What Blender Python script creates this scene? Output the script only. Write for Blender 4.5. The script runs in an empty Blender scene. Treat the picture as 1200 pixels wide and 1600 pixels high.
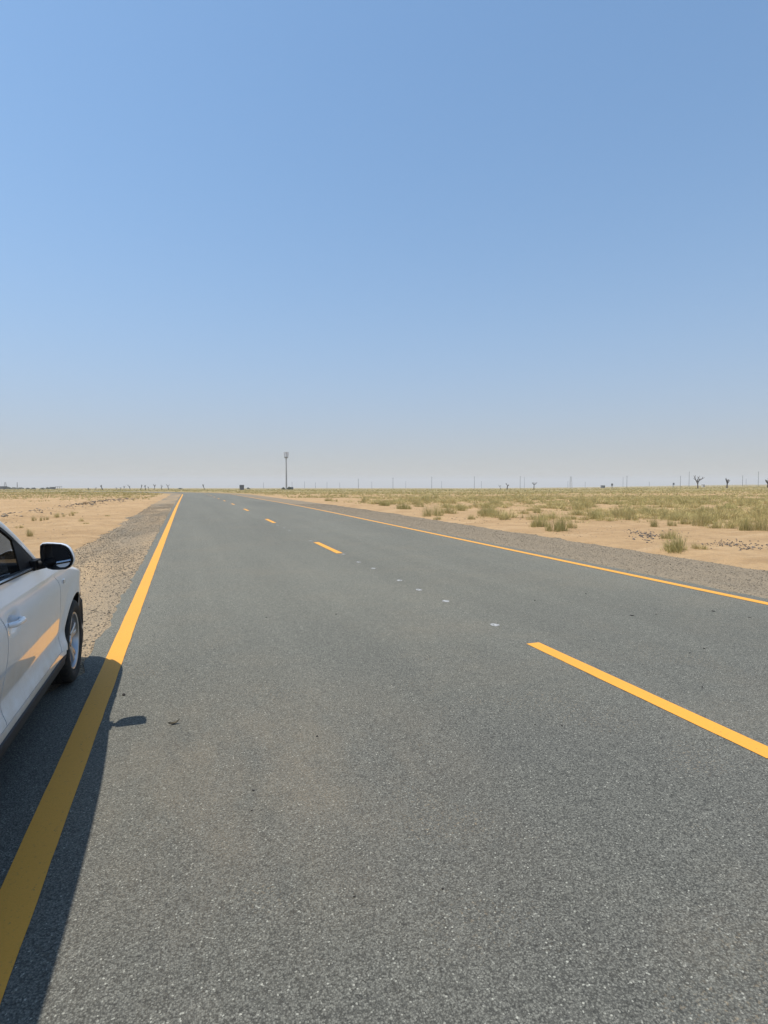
import bpy, math, random
import numpy as np
from mathutils import noise, Vector
random.seed(7)
RNG = np.random.default_rng(11)
R = math.radians
SC = bpy.context.scene
COL = SC.collection

# ------------------------------------------------------------------ camera
FPX = 900.0                      # focal length in pixels of a 1200 px wide picture
CAMH = 1.6
YAW = math.atan(308 / FPX)       # the road runs along +Y, the camera looks to its right
PITCH = math.atan(47 / FPX)
cd = bpy.data.cameras.new('camera')
cam = bpy.data.objects.new('camera', cd)
COL.objects.link(cam)
cd.sensor_fit = 'HORIZONTAL'
cd.sensor_width = 36.0
cd.lens = 36.0 * FPX / 1200.0
cd.clip_start = 0.05
cd.clip_end = 20000
cam.location = (0, 0, CAMH)
cam.rotation_euler = (R(90) - PITCH, 0, -YAW)
SC.camera = cam

# ------------------------------------------------------------------ sky, sun, exposure
SUN_EL = R(70.3)
W = bpy.data.worlds.new('World')
SC.world = W
W.use_nodes = True
nt = W.node_tree
nt.nodes.clear()
wo = nt.nodes.new('ShaderNodeOutputWorld')
bg = nt.nodes.new('ShaderNodeBackground')
sky = nt.nodes.new('ShaderNodeTexSky')
sky.sky_type = 'NISHITA'
sky.sun_disc = False
sky.sun_elevation = SUN_EL
sky.sun_rotation = R(-90)
sky.altitude = 0
sky.air_density = 1.0
sky.dust_density = 0.5
sky.ozone_density = 2.2
tc = nt.nodes.new('ShaderNodeTexCoord')
sp = nt.nodes.new('ShaderNodeSeparateXYZ')
cb = nt.nodes.new('ShaderNodeCombineXYZ')
def wm(op, a, b=None):
    q = nt.nodes.new('ShaderNodeMath'); q.operation = op
    for i, v in enumerate((a, b)):
        if v is None: continue
        if isinstance(v, (int, float)): q.inputs[i].default_value = v
        else: nt.links.new(v, q.inputs[i])
    return q.outputs[0]
nt.links.new(tc.outputs['Generated'], sp.inputs[0])
zpos = wm('MAXIMUM', sp.outputs['Z'], 0.0)
# dusty air near the ground evens the sky out towards the horizon, alike in every direction
zlift = wm('SQRT', wm('ADD', wm('MULTIPLY', zpos, zpos), 0.09))
nt.links.new(sp.outputs['X'], cb.inputs['X']); nt.links.new(sp.outputs['Y'], cb.inputs['Y']); nt.links.new(zlift, cb.inputs['Z'])
nt.links.new(cb.outputs[0], sky.inputs['Vector'])
hz = wm('POWER', 2.718, wm('DIVIDE', zpos, -0.165))
wmix = nt.nodes.new('ShaderNodeMix'); wmix.data_type = 'RGBA'
wt = nt.nodes.new('ShaderNodeMix'); wt.data_type = 'RGBA'; wt.blend_type = 'MULTIPLY'; wt.inputs[0].default_value = 1.0
nt.links.new(sky.outputs[0], wt.inputs[6]); wt.inputs[7].default_value = (.90, 1.03, 1.01, 1)
nt.links.new(hz, wmix.inputs[0]); nt.links.new(wt.outputs[2], wmix.inputs[6]); wmix.inputs[7].default_value = (2.82, 2.72, 2.40, 1)
nt.links.new(wmix.outputs[2], bg.inputs['Color'])
bg.inputs['Strength'].default_value = 0.15
nt.links.new(bg.outputs[0], wo.inputs['Surface'])

sd = bpy.data.lights.new('sun', 'SUN')
sd.energy = 4.3
sd.angle = R(0.53)
sd.color = (1.0, 0.95, 0.86)
sun = bpy.data.objects.new('sun', sd)
COL.objects.link(sun)
sun.location = (-30, 0, 60)
ldir = Vector((math.cos(SUN_EL), 0.0, -math.sin(SUN_EL)))       # light travels to +X
sun.rotation_euler = ldir.to_track_quat('-Z', 'Y').to_euler()

SC.view_settings.view_transform = 'Standard'
SC.view_settings.look = 'None'
SC.view_settings.exposure = 0.42
SC.view_settings.gamma = 1.0
SC.view_settings.use_curve_mapping = False

# ------------------------------------------------------------------ helpers
def tag(o, label=None, cat=None, group=None, kind=None):
    if label: o['label'] = label
    if cat: o['category'] = cat
    if group: o['group'] = group
    if kind: o['kind'] = kind
    return o

def link(o, parent=None):
    COL.objects.link(o)
    if parent is not None:
        o.parent = parent
    return o

def empty(name, loc=(0, 0, 0), rz=0.0):
    o = bpy.data.objects.new(name, None)
    o.location = loc
    o.rotation_euler = (0, 0, rz)
    o.empty_display_size = 0.2
    return link(o)

def mesh(name, v, f, m=None, smooth=False, col=None):
    me = bpy.data.meshes.new(name)
    v = np.asarray(v, dtype=np.float32)
    if isinstance(f, np.ndarray):
        k = f.shape[1]
        me.vertices.add(len(v)); me.vertices.foreach_set('co', v.ravel())
        me.loops.add(f.size); me.loops.foreach_set('vertex_index', f.astype(np.int32).ravel())
        me.polygons.add(len(f)); me.polygons.foreach_set('loop_start', np.arange(0, f.size, k, dtype=np.int32))
        me.update(calc_edges=True)
    else:
        me.from_pydata([tuple(p) for p in v.tolist()], [], f)
        me.update()
    if m: me.materials.append(m)
    if smooth:
        me.polygons.foreach_set('use_smooth', np.ones(len(me.polygons), dtype=bool))
    if col is not None:
        a = me.color_attributes.new('tint', 'FLOAT_COLOR', 'POINT')
        c = np.ones((len(v), 4), dtype=np.float32); c[:, :3] = col
        a.data.foreach_set('color', c.ravel())
    return me

def obj(name, me, parent=None, loc=None):
    o = bpy.data.objects.new(name, me)
    if loc is not None: o.location = loc
    return link(o, parent)

def sm(x, a=0.0, b=1.0):
    t = np.clip((np.asarray(x, dtype=float) - a) / (b - a), 0, 1)
    return t * t * (3 - 2 * t)

class MB:
    """collects simple solids into one mesh"""
    def __init__(s): s.v = []; s.f = []
    def box(s, c, d, rz=0.0):
        n = len(s.v); cx, cy, cz = c; hx, hy, hz = d[0] / 2, d[1] / 2, d[2] / 2
        ca, sa = math.cos(rz), math.sin(rz)
        for z in (-hz, hz):
            for x, y in ((-hx, -hy), (hx, -hy), (hx, hy), (-hx, hy)):
                s.v.append((cx + x * ca - y * sa, cy + x * sa + y * ca, cz + z))
        s.f += [(n, n+3, n+2, n+1), (n+4, n+5, n+6, n+7)] + [(n+i, n+(i+1) % 4, n+4+(i+1) % 4, n+4+i) for i in range(4)]
        return s
    def tube(s, pts, rad, k=8, cap=True):
        n = len(s.v); pts = [Vector(p) for p in pts]
        for i, p in enumerate(pts):
            d = (pts[min(i+1, len(pts)-1)] - pts[max(i-1, 0)]).normalized()
            a = d.cross(Vector((0, 0, 1)) if abs(d.z) < .9 else Vector((1, 0, 0))).normalized(); b = d.cross(a)
            r = rad[i] if isinstance(rad, (list, tuple)) else rad
            for j in range(k):
                t = 2 * math.pi * j / k
                s.v.append(tuple(p + a * (r * math.cos(t)) + b * (r * math.sin(t))))
        for i in range(len(pts)-1):
            for j in range(k):
                q = n + i*k
                s.f.append((q+j, q+(j+1) % k, q+k+(j+1) % k, q+k+j))
        if cap:
            s.f.append(tuple(n+j for j in range(k))[::-1])
            s.f.append(tuple(n+(len(pts)-1)*k+j for j in range(k)))
        return s
    def grid(s, P):
        n = len(s.v); a = len(P); b = len(P[0])
        for row in P: s.v += [tuple(p) for p in row]
        for i in range(a-1):
            for j in range(b-1):
                q = n + i*b + j
                s.f.append((q, q+1, q+b+1, q+b))
        return s
    def lathe(s, prof, k=48, axis='x', c=(0, 0, 0)):
        n = len(s.v)
        for (r, h) in prof:
            for j in range(k):
                t = 2 * math.pi * j / k
                if axis == 'x': s.v.append((c[0]+h, c[1]+r*math.cos(t), c[2]+r*math.sin(t)))
                else: s.v.append((c[0]+r*math.cos(t), c[1]+r*math.sin(t), c[2]+h))
        for i in range(len(prof)-1):
            for j in range(k):
                q = n+i*k
                s.f.append((q+j, q+(j+1) % k, q+k+(j+1) % k, q+k+j))
        return s
    def me(s, name, m, smooth=False): return mesh(name, s.v, s.f, m, smooth)
    def ob(s, name, m, parent=None, smooth=False, auto=None):
        o = obj(name, s.me(name, m, smooth), parent)
        return o

# ------------------------------------------------------------------ materials
def mat(name, base=(.5, .5, .5), rough=.6, metal=0.0, spec=.5, coat=0.0):
    m = bpy.data.materials.new(name); m.use_nodes = True
    b = m.node_tree.nodes['Principled BSDF']
    b.inputs['Base Color'].default_value = (*base, 1)
    b.inputs['Roughness'].default_value = rough
    b.inputs['Metallic'].default_value = metal
    b.inputs['Specular IOR Level'].default_value = spec
    b.inputs['Coat Weight'].default_value = coat
    b.inputs['Coat Roughness'].default_value = 0.02
    return m

ALB = .81      # common level of the ground colours
class NT:
    """tiny wrapper to write node materials"""
    def __init__(s, name, rough=.8, spec=.3):
        s.m = mat(name, rough=rough, spec=spec); s.t = s.m.node_tree; s.b = s.t.nodes['Principled BSDF']
        s.pos = s.t.nodes.new('ShaderNodeNewGeometry').outputs['Position']
    def put(s, sock, v):
        if v is None: return
        if isinstance(v, (int, float)): sock.default_value = v
        elif isinstance(v, tuple): sock.default_value = v if len(v) == len(sock.default_value) else (*v, 1)
        else: s.t.links.new(v, sock)
    def noise(s, scale, detail=4, rough=.55, vec=None, out='Fac', dist=0.0):
        n = s.t.nodes.new('ShaderNodeTexNoise'); n.inputs['Scale'].default_value = scale
        n.inputs['Detail'].default_value = detail; n.inputs['Roughness'].default_value = rough; n.inputs['Distortion'].default_value = dist
        s.t.links.new(vec or s.pos, n.inputs['Vector']); return n.outputs[out]
    def vor(s, scale, feature='F1', out='Color', vec=None, rnd=1.0):
        n = s.t.nodes.new('ShaderNodeTexVoronoi'); n.feature = feature; n.inputs['Scale'].default_value = scale
        n.inputs['Randomness'].default_value = rnd
        s.t.links.new(vec or s.pos, n.inputs['Vector']); return n.outputs[out]
    def scl(s, v, vec=None):
        n = s.t.nodes.new('ShaderNodeVectorMath'); n.operation = 'MULTIPLY'; n.inputs[1].default_value = v
        s.t.links.new(vec or s.pos, n.inputs[0]); return n.outputs[0]
    def math(s, op, a, b=0.0, clamp=False):
        n = s.t.nodes.new('ShaderNodeMath'); n.operation = op; n.use_clamp = clamp
        s.put(n.inputs[0], a); s.put(n.inputs[1], b); return n.outputs[0]
    def mr(s, v, a, b, c=0.0, d=1.0):
        n = s.t.nodes.new('ShaderNodeMapRange'); s.put(n.inputs[0], v)
        for i, q in enumerate((a, b, c, d)): n.inputs[i+1].default_value = q
        return n.outputs[0]
    def sep(s, v):
        n = s.t.nodes.new('ShaderNodeSeparateXYZ'); s.t.links.new(v, n.inputs[0]); return n.outputs
    def mix(s, f, a, b, mode='MIX'):
        n = s.t.nodes.new('ShaderNodeMix'); n.data_type = 'RGBA'; n.blend_type = mode
        s.put(n.inputs[0], f); s.put(n.inputs[6], a); s.put(n.inputs[7], b); return n.outputs[2]
    def grey(s, v):
        n = s.t.nodes.new('ShaderNodeCombineColor'); 
        for i in range(3): s.t.links.new(v, n.inputs[i])
        return n.outputs[0]
    def attr(s, name='tint'):
        n = s.t.nodes.new('ShaderNodeAttribute'); n.attribute_name = name; return n.outputs['Color']
    def rnd(s):
        return s.t.nodes.new('ShaderNodeObjectInfo').outputs['Random']
    def bump(s, h, strength=.5, dist=.01, normal=None):
        n = s.t.nodes.new('ShaderNodeBump'); n.inputs['Strength'].default_value = strength; n.inputs['Distance'].default_value = dist
        s.put(n.inputs['Height'], h)
        if normal is not None: s.t.links.new(normal, n.inputs['Normal'])
        return n.outputs[0]
    def out(s, color=None, rough=None, normal=None):
        if color is not None and not isinstance(color, tuple): color = s.mix(1.0, color, (ALB, ALB, ALB, 1), 'MULTIPLY')
        s.put(s.b.inputs['Base Color'], color); s.put(s.b.inputs['Roughness'], rough)
        if normal is not None: s.t.links.new(normal, s.b.inputs['Normal'])
        return s.m

# asphalt: bound stones of many greys, dust lying in the pores
n = NT('asphalt', .85, .35)
st = n.sep(n.vor(165.0, out='Color'))
stone = n.mr(st[0], 0, 1, .42, 1.48)
hi = n.mr(st[1], .965, 1.0, 0, 1)
pore = n.mr(n.vor(165.0, out='Distance'), .35, .75, 1.0, .55)
med = n.mr(n.noise(16, 3, .6), .3, .7, .92, 1.08)
big = n.math('MULTIPLY', n.mr(n.noise(.45, 3, .5, n.scl((1, .18, 1))), .3, .7, .90, 1.10), n.mr(n.noise(1.1, 4, .6, n.scl((1.6, .05, 1))), .3, .7, .93, 1.07))
v = n.math('MULTIPLY', n.math('MULTIPLY', stone, pore), n.math('MULTIPLY', med, big))
v = n.math('ADD', n.math('MULTIPLY', v, .132), n.math('MULTIPLY', hi, .22))
base = n.mix(1.0, n.grey(v), (1.05, 1.03, .87, 1), 'MULTIPLY')
dust = n.math('MULTIPLY', n.mr(n.noise(.55, 4, .6), .50, .72), n.mr(n.noise(30, 3, .7), .35, .65, .25, 1.0))
sx = n.sep(n.pos)
near = n.math('MULTIPLY', n.mr(n.math('ABSOLUTE', n.math('SUBTRACT', sx[0], .35)), .3, 1.5, 1, 0), n.mr(n.math('ABSOLUTE', n.math('SUBTRACT', sx[1], 3.3)), .3, 1.9, 1, 0))
film = n.math('MULTIPLY', near, n.mr(n.noise(1.6, 6, .72, n.scl((1.5, .7, 1))), .36, .68, .15, 1.0))
dust = n.math('MAXIMUM', n.math('MULTIPLY', dust, .22), n.math('MULTIPLY', film, n.mr(n.noise(110, 3, .7), .38, .62, .06, .62)))
crumb = n.math('MULTIPLY', n.mr(n.noise(1.3, 3), .52, .66), n.mr(n.noise(60, 3, .6), .575, .66))
dust = n.math('MAXIMUM', dust, n.math('MULTIPLY', crumb, .75))
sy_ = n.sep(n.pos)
graze_tone = n.math('MULTIPLY', n.mr(n.math('ADD', sy_[1], n.math('MULTIPLY', n.noise(.6, 3), 3.0)), 4.0, 9.0), .26)     # road ahead paler: grazing-angle brightening painted into the asphalt colour
base = n.mix(n.math('MULTIPLY', graze_tone, 3.8), base, n.mix(1.0, base, (1.32, 1.30, 1.22, 1), 'MULTIPLY'))
colr = n.mix(dust, base, (.26, .205, .135, 1))
bm_ = n.bump(n.math('ADD', n.vor(165.0, out='Distance'), n.math('MULTIPLY', n.noise(300, 2), .5)), .55, .004)
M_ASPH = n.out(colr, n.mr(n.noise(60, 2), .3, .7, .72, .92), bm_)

# yellow thermoplastic paint with pores, dirt and rubbed spots
n = NT('yellow_road_paint', .7, .35)
wear = n.mr(n.noise(48, 5, .75), .60, .70, 0, .8)
dirt = n.mr(n.noise(3.0, 4, .6, n.scl((1, .3, 1))), .35, .75, 0, .35)
pc = n.mix(dirt, (.78, .352, .042, 1), (.60, .29, .05, 1))
pc = n.mix(n.mr(n.noise(140, 2, .6), .35, .65, 0, .22), pc, (.52, .27, .03, 1))
pc = n.mix(wear, pc, (.16, .12, .06, 1))
M_YEL = n.out(pc, .7, n.bump(n.noise(180, 3, .6), .4, .003))

n = NT('white_dot_paint', .7)
M_DOT = n.out(n.mix(n.mr(n.noise(45, 4, .7), .42, .6), (.50, .50, .49, 1), (.15, .148, .14, 1)), .75)

# desert sand
n = NT('sand', .95, .15)
a = n.mr(n.noise(.16, 5, .6), .3, .7)
sc_ = n.mix(a, (.455, .295, .150, 1), (.53, .355, .190, 1))
sc_ = n.mix(n.mr(n.noise(1.5, 6, .7, n.scl((1, .5, 1))), .46, .66, 0, .8), sc_, (.385, .245, .122, 1))
sc_ = n.mix(n.mr(n.noise(.55, 5, .7, n.scl((.6, 1.2, 1))), .48, .62, 0, .5), sc_, (.345, .222, .115, 1))
sc_ = n.mix(n.mr(n.noise(.9, 5, .65, n.scl((.35, 1.3, 1))), .54, .66, 0, .5), sc_, (.57, .40, .235, 1))
sc_ = n.mix(n.mr(n.noise(30, 3, .7), .57, .68, 0, .6), sc_, (.24, .17, .105, 1))
sc_ = n.mix(n.mr(n.noise(6, 4, .7), .60, .72, 0, .5), sc_, (.27, .21, .14, 1))
sg = n.sep(n.pos)
dep_ = n.math('ADD', n.math('MULTIPLY', sg[0], math.sin(YAW)), n.math('MULTIPLY', sg[1], math.cos(YAW)))
thatch = n.math('MULTIPLY', n.mr(dep_, 75, 150), n.mr(n.noise(.07, 4, .6), .30, .50))
sc_ = n.mix(n.math('MULTIPLY', thatch, .85), sc_, n.mix(n.noise(.05, 4, .6), (.22, .195, .075, 1), (.32, .26, .115, 1)))   # the plain is grass grown there
M_SAND = n.out(sc_, .95, n.bump(n.math('ADD', n.noise(3.0, 6, .65), n.math('MULTIPLY', n.noise(26, 4, .7), .25)), .9, .16))

# gravel shoulder: sand between grey stones
n = NT('gravel_bed', .9, .2)
cell = n.sep(n.vor(52.0, out='Color'))
rim = n.mr(n.vor(52.0, out='Distance'), .30, .52, 1, 0)
cover = n.math('GREATER_THAN', n.math('ADD', cell[2], n.math('MULTIPLY', n.noise(1.1, 4, .6), .8)), .62)
f = n.math('MULTIPLY', rim, cover)
sx = n.sep(n.pos)
rightside = n.mr(sx[0], 2, 6)
greyer = n.math('MAXIMUM', n.mr(n.noise(.5, 4, .6, n.scl((1.3, .25, 1))), .35, .65), n.math('MULTIPLY', rightside, .85))
sandc = n.mix(greyer, (.41, .290, .165, 1), (.245, .20, .14, 1))
stc = n.mix(cell[0], (.060, .054, .047, 1), (.23, .195, .145, 1))
gc = n.mix(f, sandc, stc)
M_GRAV = n.out(gc, .92, n.bump(n.math('ADD', f, n.math('MULTIPLY', n.noise(50, 3), .4)), .5, .014))

n = NT('pebbles', .85, .25)
M_PEB = n.out(n.mix(n.mr(n.noise(90, 3), .3, .7, 0, .35), n.attr(), (.3, .25, .18, 1)), .85)

n = NT('dry_grass', .75, .2)
g = n.mix(n.mr(n.rnd(), 0, 1, 0, .28), n.attr(), (.38, .355, .135, 1))
M_GRASS = n.out(g, .75)
trn = n.t.nodes.new('ShaderNodeBsdfTranslucent'); n.t.links.new(n.mix(1.0, g, (ALB, ALB, ALB, 1), 'MULTIPLY'), trn.inputs[0])          # thin blades let light through
mxs = n.t.nodes.new('ShaderNodeMixShader'); mxs.inputs[0].default_value = .3
mo_ = n.t.nodes['Material Output']; n.t.links.new(n.b.outputs[0], mxs.inputs[1]); n.t.links.new(trn.outputs[0], mxs.inputs[2]); n.t.links.new(mxs.outputs[0], mo_.inputs['Surface'])
n.b.inputs['Subsurface Weight'].default_value = 0.0
M_TWIG = mat('dry_twig', (.16, .10, .06), .9, spec=.2)
n = NT('bark', .9, .2)
M_BARK = n.out(n.mix(n.noise(9, 4, .6), (.055, .043, .033, 1), (.12, .095, .07, 1)), .9, n.bump(n.noise(20, 4), .6, .03))
M_POLE = mat('weathered_pole', (.16, .15, .14), .8)
M_STEEL = mat('galvanised_steel', (.33, .32, .31), .5, .2)
M_PANEL = mat('antenna_panel', (.55, .54, .55), .6)
M_WALL = mat('far_wall', (.10, .10, .095), .9)
M_WALL2 = mat('far_wall_pale', (.45, .42, .38), .9)
M_SCREEN = mat('sign_board', (.07, .075, .08), .7)
M_LEAF = mat('far_leaf', (.05, .065, .025), .8, spec=.2)

# ------------------------------------------------------------------ terrain functions
CY, SY = math.cos(YAW), math.sin(YAW)
S0, RAD = 98.0, 105.0                      # the road bends left beyond S0
def drop(D):
    D = np.asarray(D, dtype=float); u = np.clip(D - 27, 0, None)
    ramp = np.where(u < 20.5, .0079 * u * u / 41.0, .0079 * (u - 10.25))
    far = np.clip(D - 130, 0, None)
    return ramp + .0025 * np.where(far < 60, far * far / 120.0, far - 30.0)
def zt(x, y):
    x = np.asarray(x, dtype=float); y = np.asarray(y, dtype=float)
    D = x * SY + y * CY
    g = 1 - .62 * sm(x / np.maximum(y, 1.0), .5, 1.35)
    return -drop(D) * g
def road_t(x, y):
    """lateral offset from the road's reference line (t=0 under the camera)"""
    x = np.asarray(x, dtype=float); y = np.asarray(y, dtype=float)
    return np.where(y < S0, x, np.hypot(x + RAD, y - S0) - RAD)
def rp(s, t):
    if s <= S0: return (t, s)
    a = (s - S0) / RAD
    return (-RAD + (RAD + t) * math.cos(a), S0 + (RAD + t) * math.sin(a))
def fb(x, y, sc, o=4, seed=0.0):
    return noise.fractal(Vector((x * sc + seed, y * sc - seed, seed * .37)), 1.0, 2.0, o)
TL, TR = -2.62, 10.45                      # where the gravel gives way to sand
def relief(x, y):
    t = float(road_t(x, y))
    d = max(TL - t, t - TR)
    k = float(sm(d, -.55, .5)); z = -.085 * (1 - k)
    if d > -1.0:
        far = float(sm(d, 0, 14))
        w = .5 + .5 * fb(x, y, .9, 3, 3.1)
        z += k * (.045 * fb(x, y, .35, 3, 1.0) + .02 * (w - .5)) + .16 * far * fb(x, y, .11, 4, 5.0)
        z += (.012 * k + .035 * math.exp(-(d / .45) ** 2)) * fb(x, y, 1.6, 4, 9.0)
    if x < -3:                              # low windrow of spoil on the left
        r = abs(x - ridge_x(y)); z += .22 * math.exp(-(r / .9) ** 2) * float(sm(y, 18, 26)) * (1 - float(sm(y, 60, 75))) * (.6 + .5 * fb(x, y, .8, 3, 2.0))
    return z
def ridge_x(y): return -7.6 + (y - 28) * .055
def ground_z(x, y): return float(zt(x, y)) + relief(x, y)
def at(px, D):
    l = (px - 600) / FPX * D
    return (D * SY + l * CY, D * CY - l * SY)
def on_ground(px, py, h=0.0):
    """world point on the ground under a picture position (real intersection with the terrain)"""
    D = (CAMH - h) * FPX / max(py - 753, 2)
    for _ in range(30):
        x, y = at(px, D)
        D2 = (CAMH - h - float(zt(x, y))) * FPX / (py - 753) 
        D = .5 * D + .5 * min(D2, 900)
    return at(px, D)

# ------------------------------------------------------------------ ground sheet
def spaced(lo, hi, n, a):
    u = np.linspace(math.asinh(lo / a), math.asinh(hi / a), n)
    return a * np.sinh(u)
gx = spaced(-5200, 5200, 420, 9.0)
gy = np.concatenate([np.array([-1500., -700., -320., -150., -75., -40., -25.]), np.linspace(-16, 4, 24)[:-1], 4 + spaced(0, 7000, 330, 14.0)])
GV = np.zeros((len(gy), len(gx), 3), dtype=np.float32)
for i, y in enumerate(gy):
    GV[i, :, 0] = gx; GV[i, :, 1] = y
    GV[i, :, 2] = zt(gx, np.full_like(gx, y))
    for j, x in enumerate(gx):
        if -70 < x < 110 and y < 140: GV[i, j, 2] += relief(float(x), float(y))
nx = len(gx)
ii, jj = np.meshgrid(np.arange(len(gy)-1), np.arange(nx-1), indexing='ij')
q = (ii * nx + jj).ravel()
GF = np.stack([q, q+1, q+nx+1, q+nx], 1)
tag(obj('ground', mesh('ground', GV.reshape(-1, 3), GF, M_SAND, True)), kind='structure')

# ------------------------------------------------------------------ road and shoulders
SS = np.concatenate([np.arange(-14, 24, .12), np.arange(24, 60, .4), np.arange(60, 230, 1.0)])
def strip(t0, t1, z0, z1, m, name, nt_=6, j0=0.0, j1=0.0, ss=SS, seed=1.0):
    P = []
    for s in ss:
        row = []
        e0 = t0 + j0 * fb(s, seed, 3.1, 4, seed) - (1.1 * float(sm(-s, -5.3, -3.4)) if name == 'road' else 0.0); e1 = t1 + j1 * fb(s, seed + 7, 3.1, 4, seed + 2)
        for k in range(nt_):
            u = k / (nt_ - 1); x, y = rp(float(s), e0 + (e1 - e0) * u)
            row.append((x, y, float(zt(x, y)) + z0 + (z1 - z0) * u))
        P.append(row)
    mb = MB().grid(P)
    return mesh(name, mb.v, mb.f, m, True)
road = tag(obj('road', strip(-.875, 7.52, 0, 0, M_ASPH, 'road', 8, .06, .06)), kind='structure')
tag(obj('gravel_shoulder', strip(-3.5, -.80, -.085, -.010, M_GRAV, 'gravel_shoulder', 8)), kind='structure')
tag(obj('gravel_shoulder', strip(7.45, 11.5, -.010, -.085, M_GRAV, 'gravel_shoulder', 8)), kind='structure')
obj('edge_line', strip(-.643 - .076, -.643 + .076, .004, .004, M_YEL, 'edge_line', 4, .0035, .0035, seed=4.0), road)
obj('edge_line', strip(7.2 - .076, 7.2 + .076, .004, .004, M_YEL, 'edge_line', 4, .0035, .0035, seed=6.0), road)
for k in range(14):                                            # broken centre line
    s1 = 4.86 + 10.12 * k; s0 = s1 - 2.5
    ss = np.linspace(s0, s1, 40 if k < 3 else 10)
    P = strip(3.222 - .074, 3.222 + .074, .004, .004, M_YEL, 'centre_dash', 3, .004, .004, ss=ss, seed=k + 9.0)
    obj('centre_dash', P, road)
DOTS = [(536, 866.5), (560, 879), (583, 889), (624, 908), (655, 923), (697, 941), (775, 979), (485, 845.5), (433, 821), (443, 825), (452, 829)]
for (px, py) in DOTS:                                          # rubbed white setting-out spots between the dashes
    x, y = on_ground(px, py); mb = MB(); k = 10; vv = []
    for j in range(k):
        t = 2 * math.pi * j / k; r = random.uniform(.7, 1.0)
        vv.append((x + .055 * r * math.cos(t), y + .072 * r * math.sin(t), float(zt(x, y)) + .004))
    obj('setting_out_dot', mesh('setting_out_dot', vv, [tuple(range(k))], M_DOT), road)

# ------------------------------------------------------------------ parked car
n = NT('white_car_paint', .28, .5)
dz_ = n.sep(n.pos)[2]
dusty = n.math('MULTIPLY', n.mr(dz_, .25, .75, .55, .06), n.mr(n.noise(9, 5, .65), .35, .7))      # road dust thrown up on the lower panels
WHITE = n.m; n.put(n.b.inputs['Base Color'], n.mix(dusty, (.74, .755, .775, 1), (.46, .37, .27, 1)))
n.b.inputs['Coat Weight'].default_value = 1.0; n.b.inputs['Coat Roughness'].default_value = .02
BLACKP = mat('black_plastic', (.010, .010, .011), .55, spec=.12)
CLAD = mat('black_cladding', (.028, .029, .032), .62, spec=.35)
RUB = NT('tyre_rubber', .8, .3)
M_TYRE = RUB.out(RUB.mix(RUB.mr(RUB.noise(30, 3), .4, .7), (.018, .018, .018, 1), (.05, .044, .036, 1)), .8)
M_RIM = mat('alloy_rim', (.50, .50, .51), .32, .85)
M_DISC = mat('brake_disc', (.09, .085, .08), .45, .7)
M_DARK = mat('car_interior', (.02, .02, .022), .8, spec=.2)
M_SEAT = mat('seat_fabric', (.035, .034, .034), .9, spec=.1)
M_MIRR = mat('mirror_glass', (.80, .82, .84), .02, 1.0)
M_CHROME = mat('bright_trim', (.55, .56, .58), .22, .9)
M_LAMP = mat('lamp_lens', (.75, .76, .78), .08, .3, coat=1.0)
M_RED = mat('tail_lens', (.35, .01, .012), .1, coat=1.0)
M_AMB = mat('repeater_lens', (.62, .56, .50), .15, coat=1.0)
M_GLASS = bpy.data.materials.new('tinted_glass'); M_GLASS.use_nodes = True
t_ = M_GLASS.node_tree; t_.nodes.clear()
go = t_.nodes.new('ShaderNodeOutputMaterial'); gm = t_.nodes.new('ShaderNodeMixShader'); gt = t_.nodes.new('ShaderNodeBsdfTransparent'); gg = t_.nodes.new('ShaderNodeBsdfGlossy'); gf = t_.nodes.new('ShaderNodeFresnel')
gt.inputs[0].default_value = (.16, .17, .175, 1); gg.inputs['Roughness'].default_value = .02; gf.inputs[0].default_value = 1.5
t_.links.new(gf.outputs[0], gm.inputs[0]); t_.links.new(gt.outputs[0], gm.inputs[1]); t_.links.new(gg.outputs[0], gm.inputs[2]); t_.links.new(gm.outputs[0], go.inputs[0])

CARX, CARY = -1.748, 5.13
car = empty('parked_car', (CARX, CARY, 0))
tag(car, 'white sport utility car parked on the left edge line of the road', 'car')

SZ = [.18, .26, .335, .345, .40, .44, .50, .58, .70, .80, .865, .90, .95, 1.0, 1.05, 1.10, 1.2]
SX = [.835, .865, .878, .880, .880, .864, .853, .865, .882, .893, .897, .893, .879, .864, .848, .838, .81]
zz = np.linspace(.15, 1.25, 221)
sxx = np.interp(zz, SZ, SX); ker = np.ones(9) / 9
sxx = np.convolve(np.pad(sxx, 4, mode='edge'), ker, 'valid')
FPLAN = [(.90, .20), (.888, .32), (.855, .43), (.81, .54), (.735, .66), (.55, .745), (.35, .78), (.15, .797), (0, .80)]     # front corner seen from above
RPLAN = [(.90, -3.15), (.888, -3.3), (.86, -3.42), (.79, -3.54), (.62, -3.62), (.35, -3.655), (0, -3.66)]
def taper(y):
    if y > .20: return .90 - float(np.interp(y, [p[1] for p in FPLAN], [p[0] for p in FPLAN]))
    if y < -3.15: return .90 - float(np.interp(-y, [-p[1] for p in RPLAN], [p[0] for p in RPLAN]))
    return 0.0
def sidex(y, z): return float(np.interp(z, zz, sxx)) - taper(y)
HANDLES = [(-1.72, .876), (-2.52, .895)]
def bodyx(y, z):
    x = sidex(y, z)
    for cy_ in (0.0, -2.66):                                   # slight flare round the wheel arches
        r_ = math.hypot(y - cy_, z - .33); x += .014 * math.exp(-((r_ - .385) / .09) ** 2)
    for hy, hz in HANDLES:                                     # finger cups behind the door handles
        x -= .022 * math.exp(-(((y - hy) / .085) ** 4) - (((z - hz + .005) / .045) ** 4))
    return x
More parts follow.
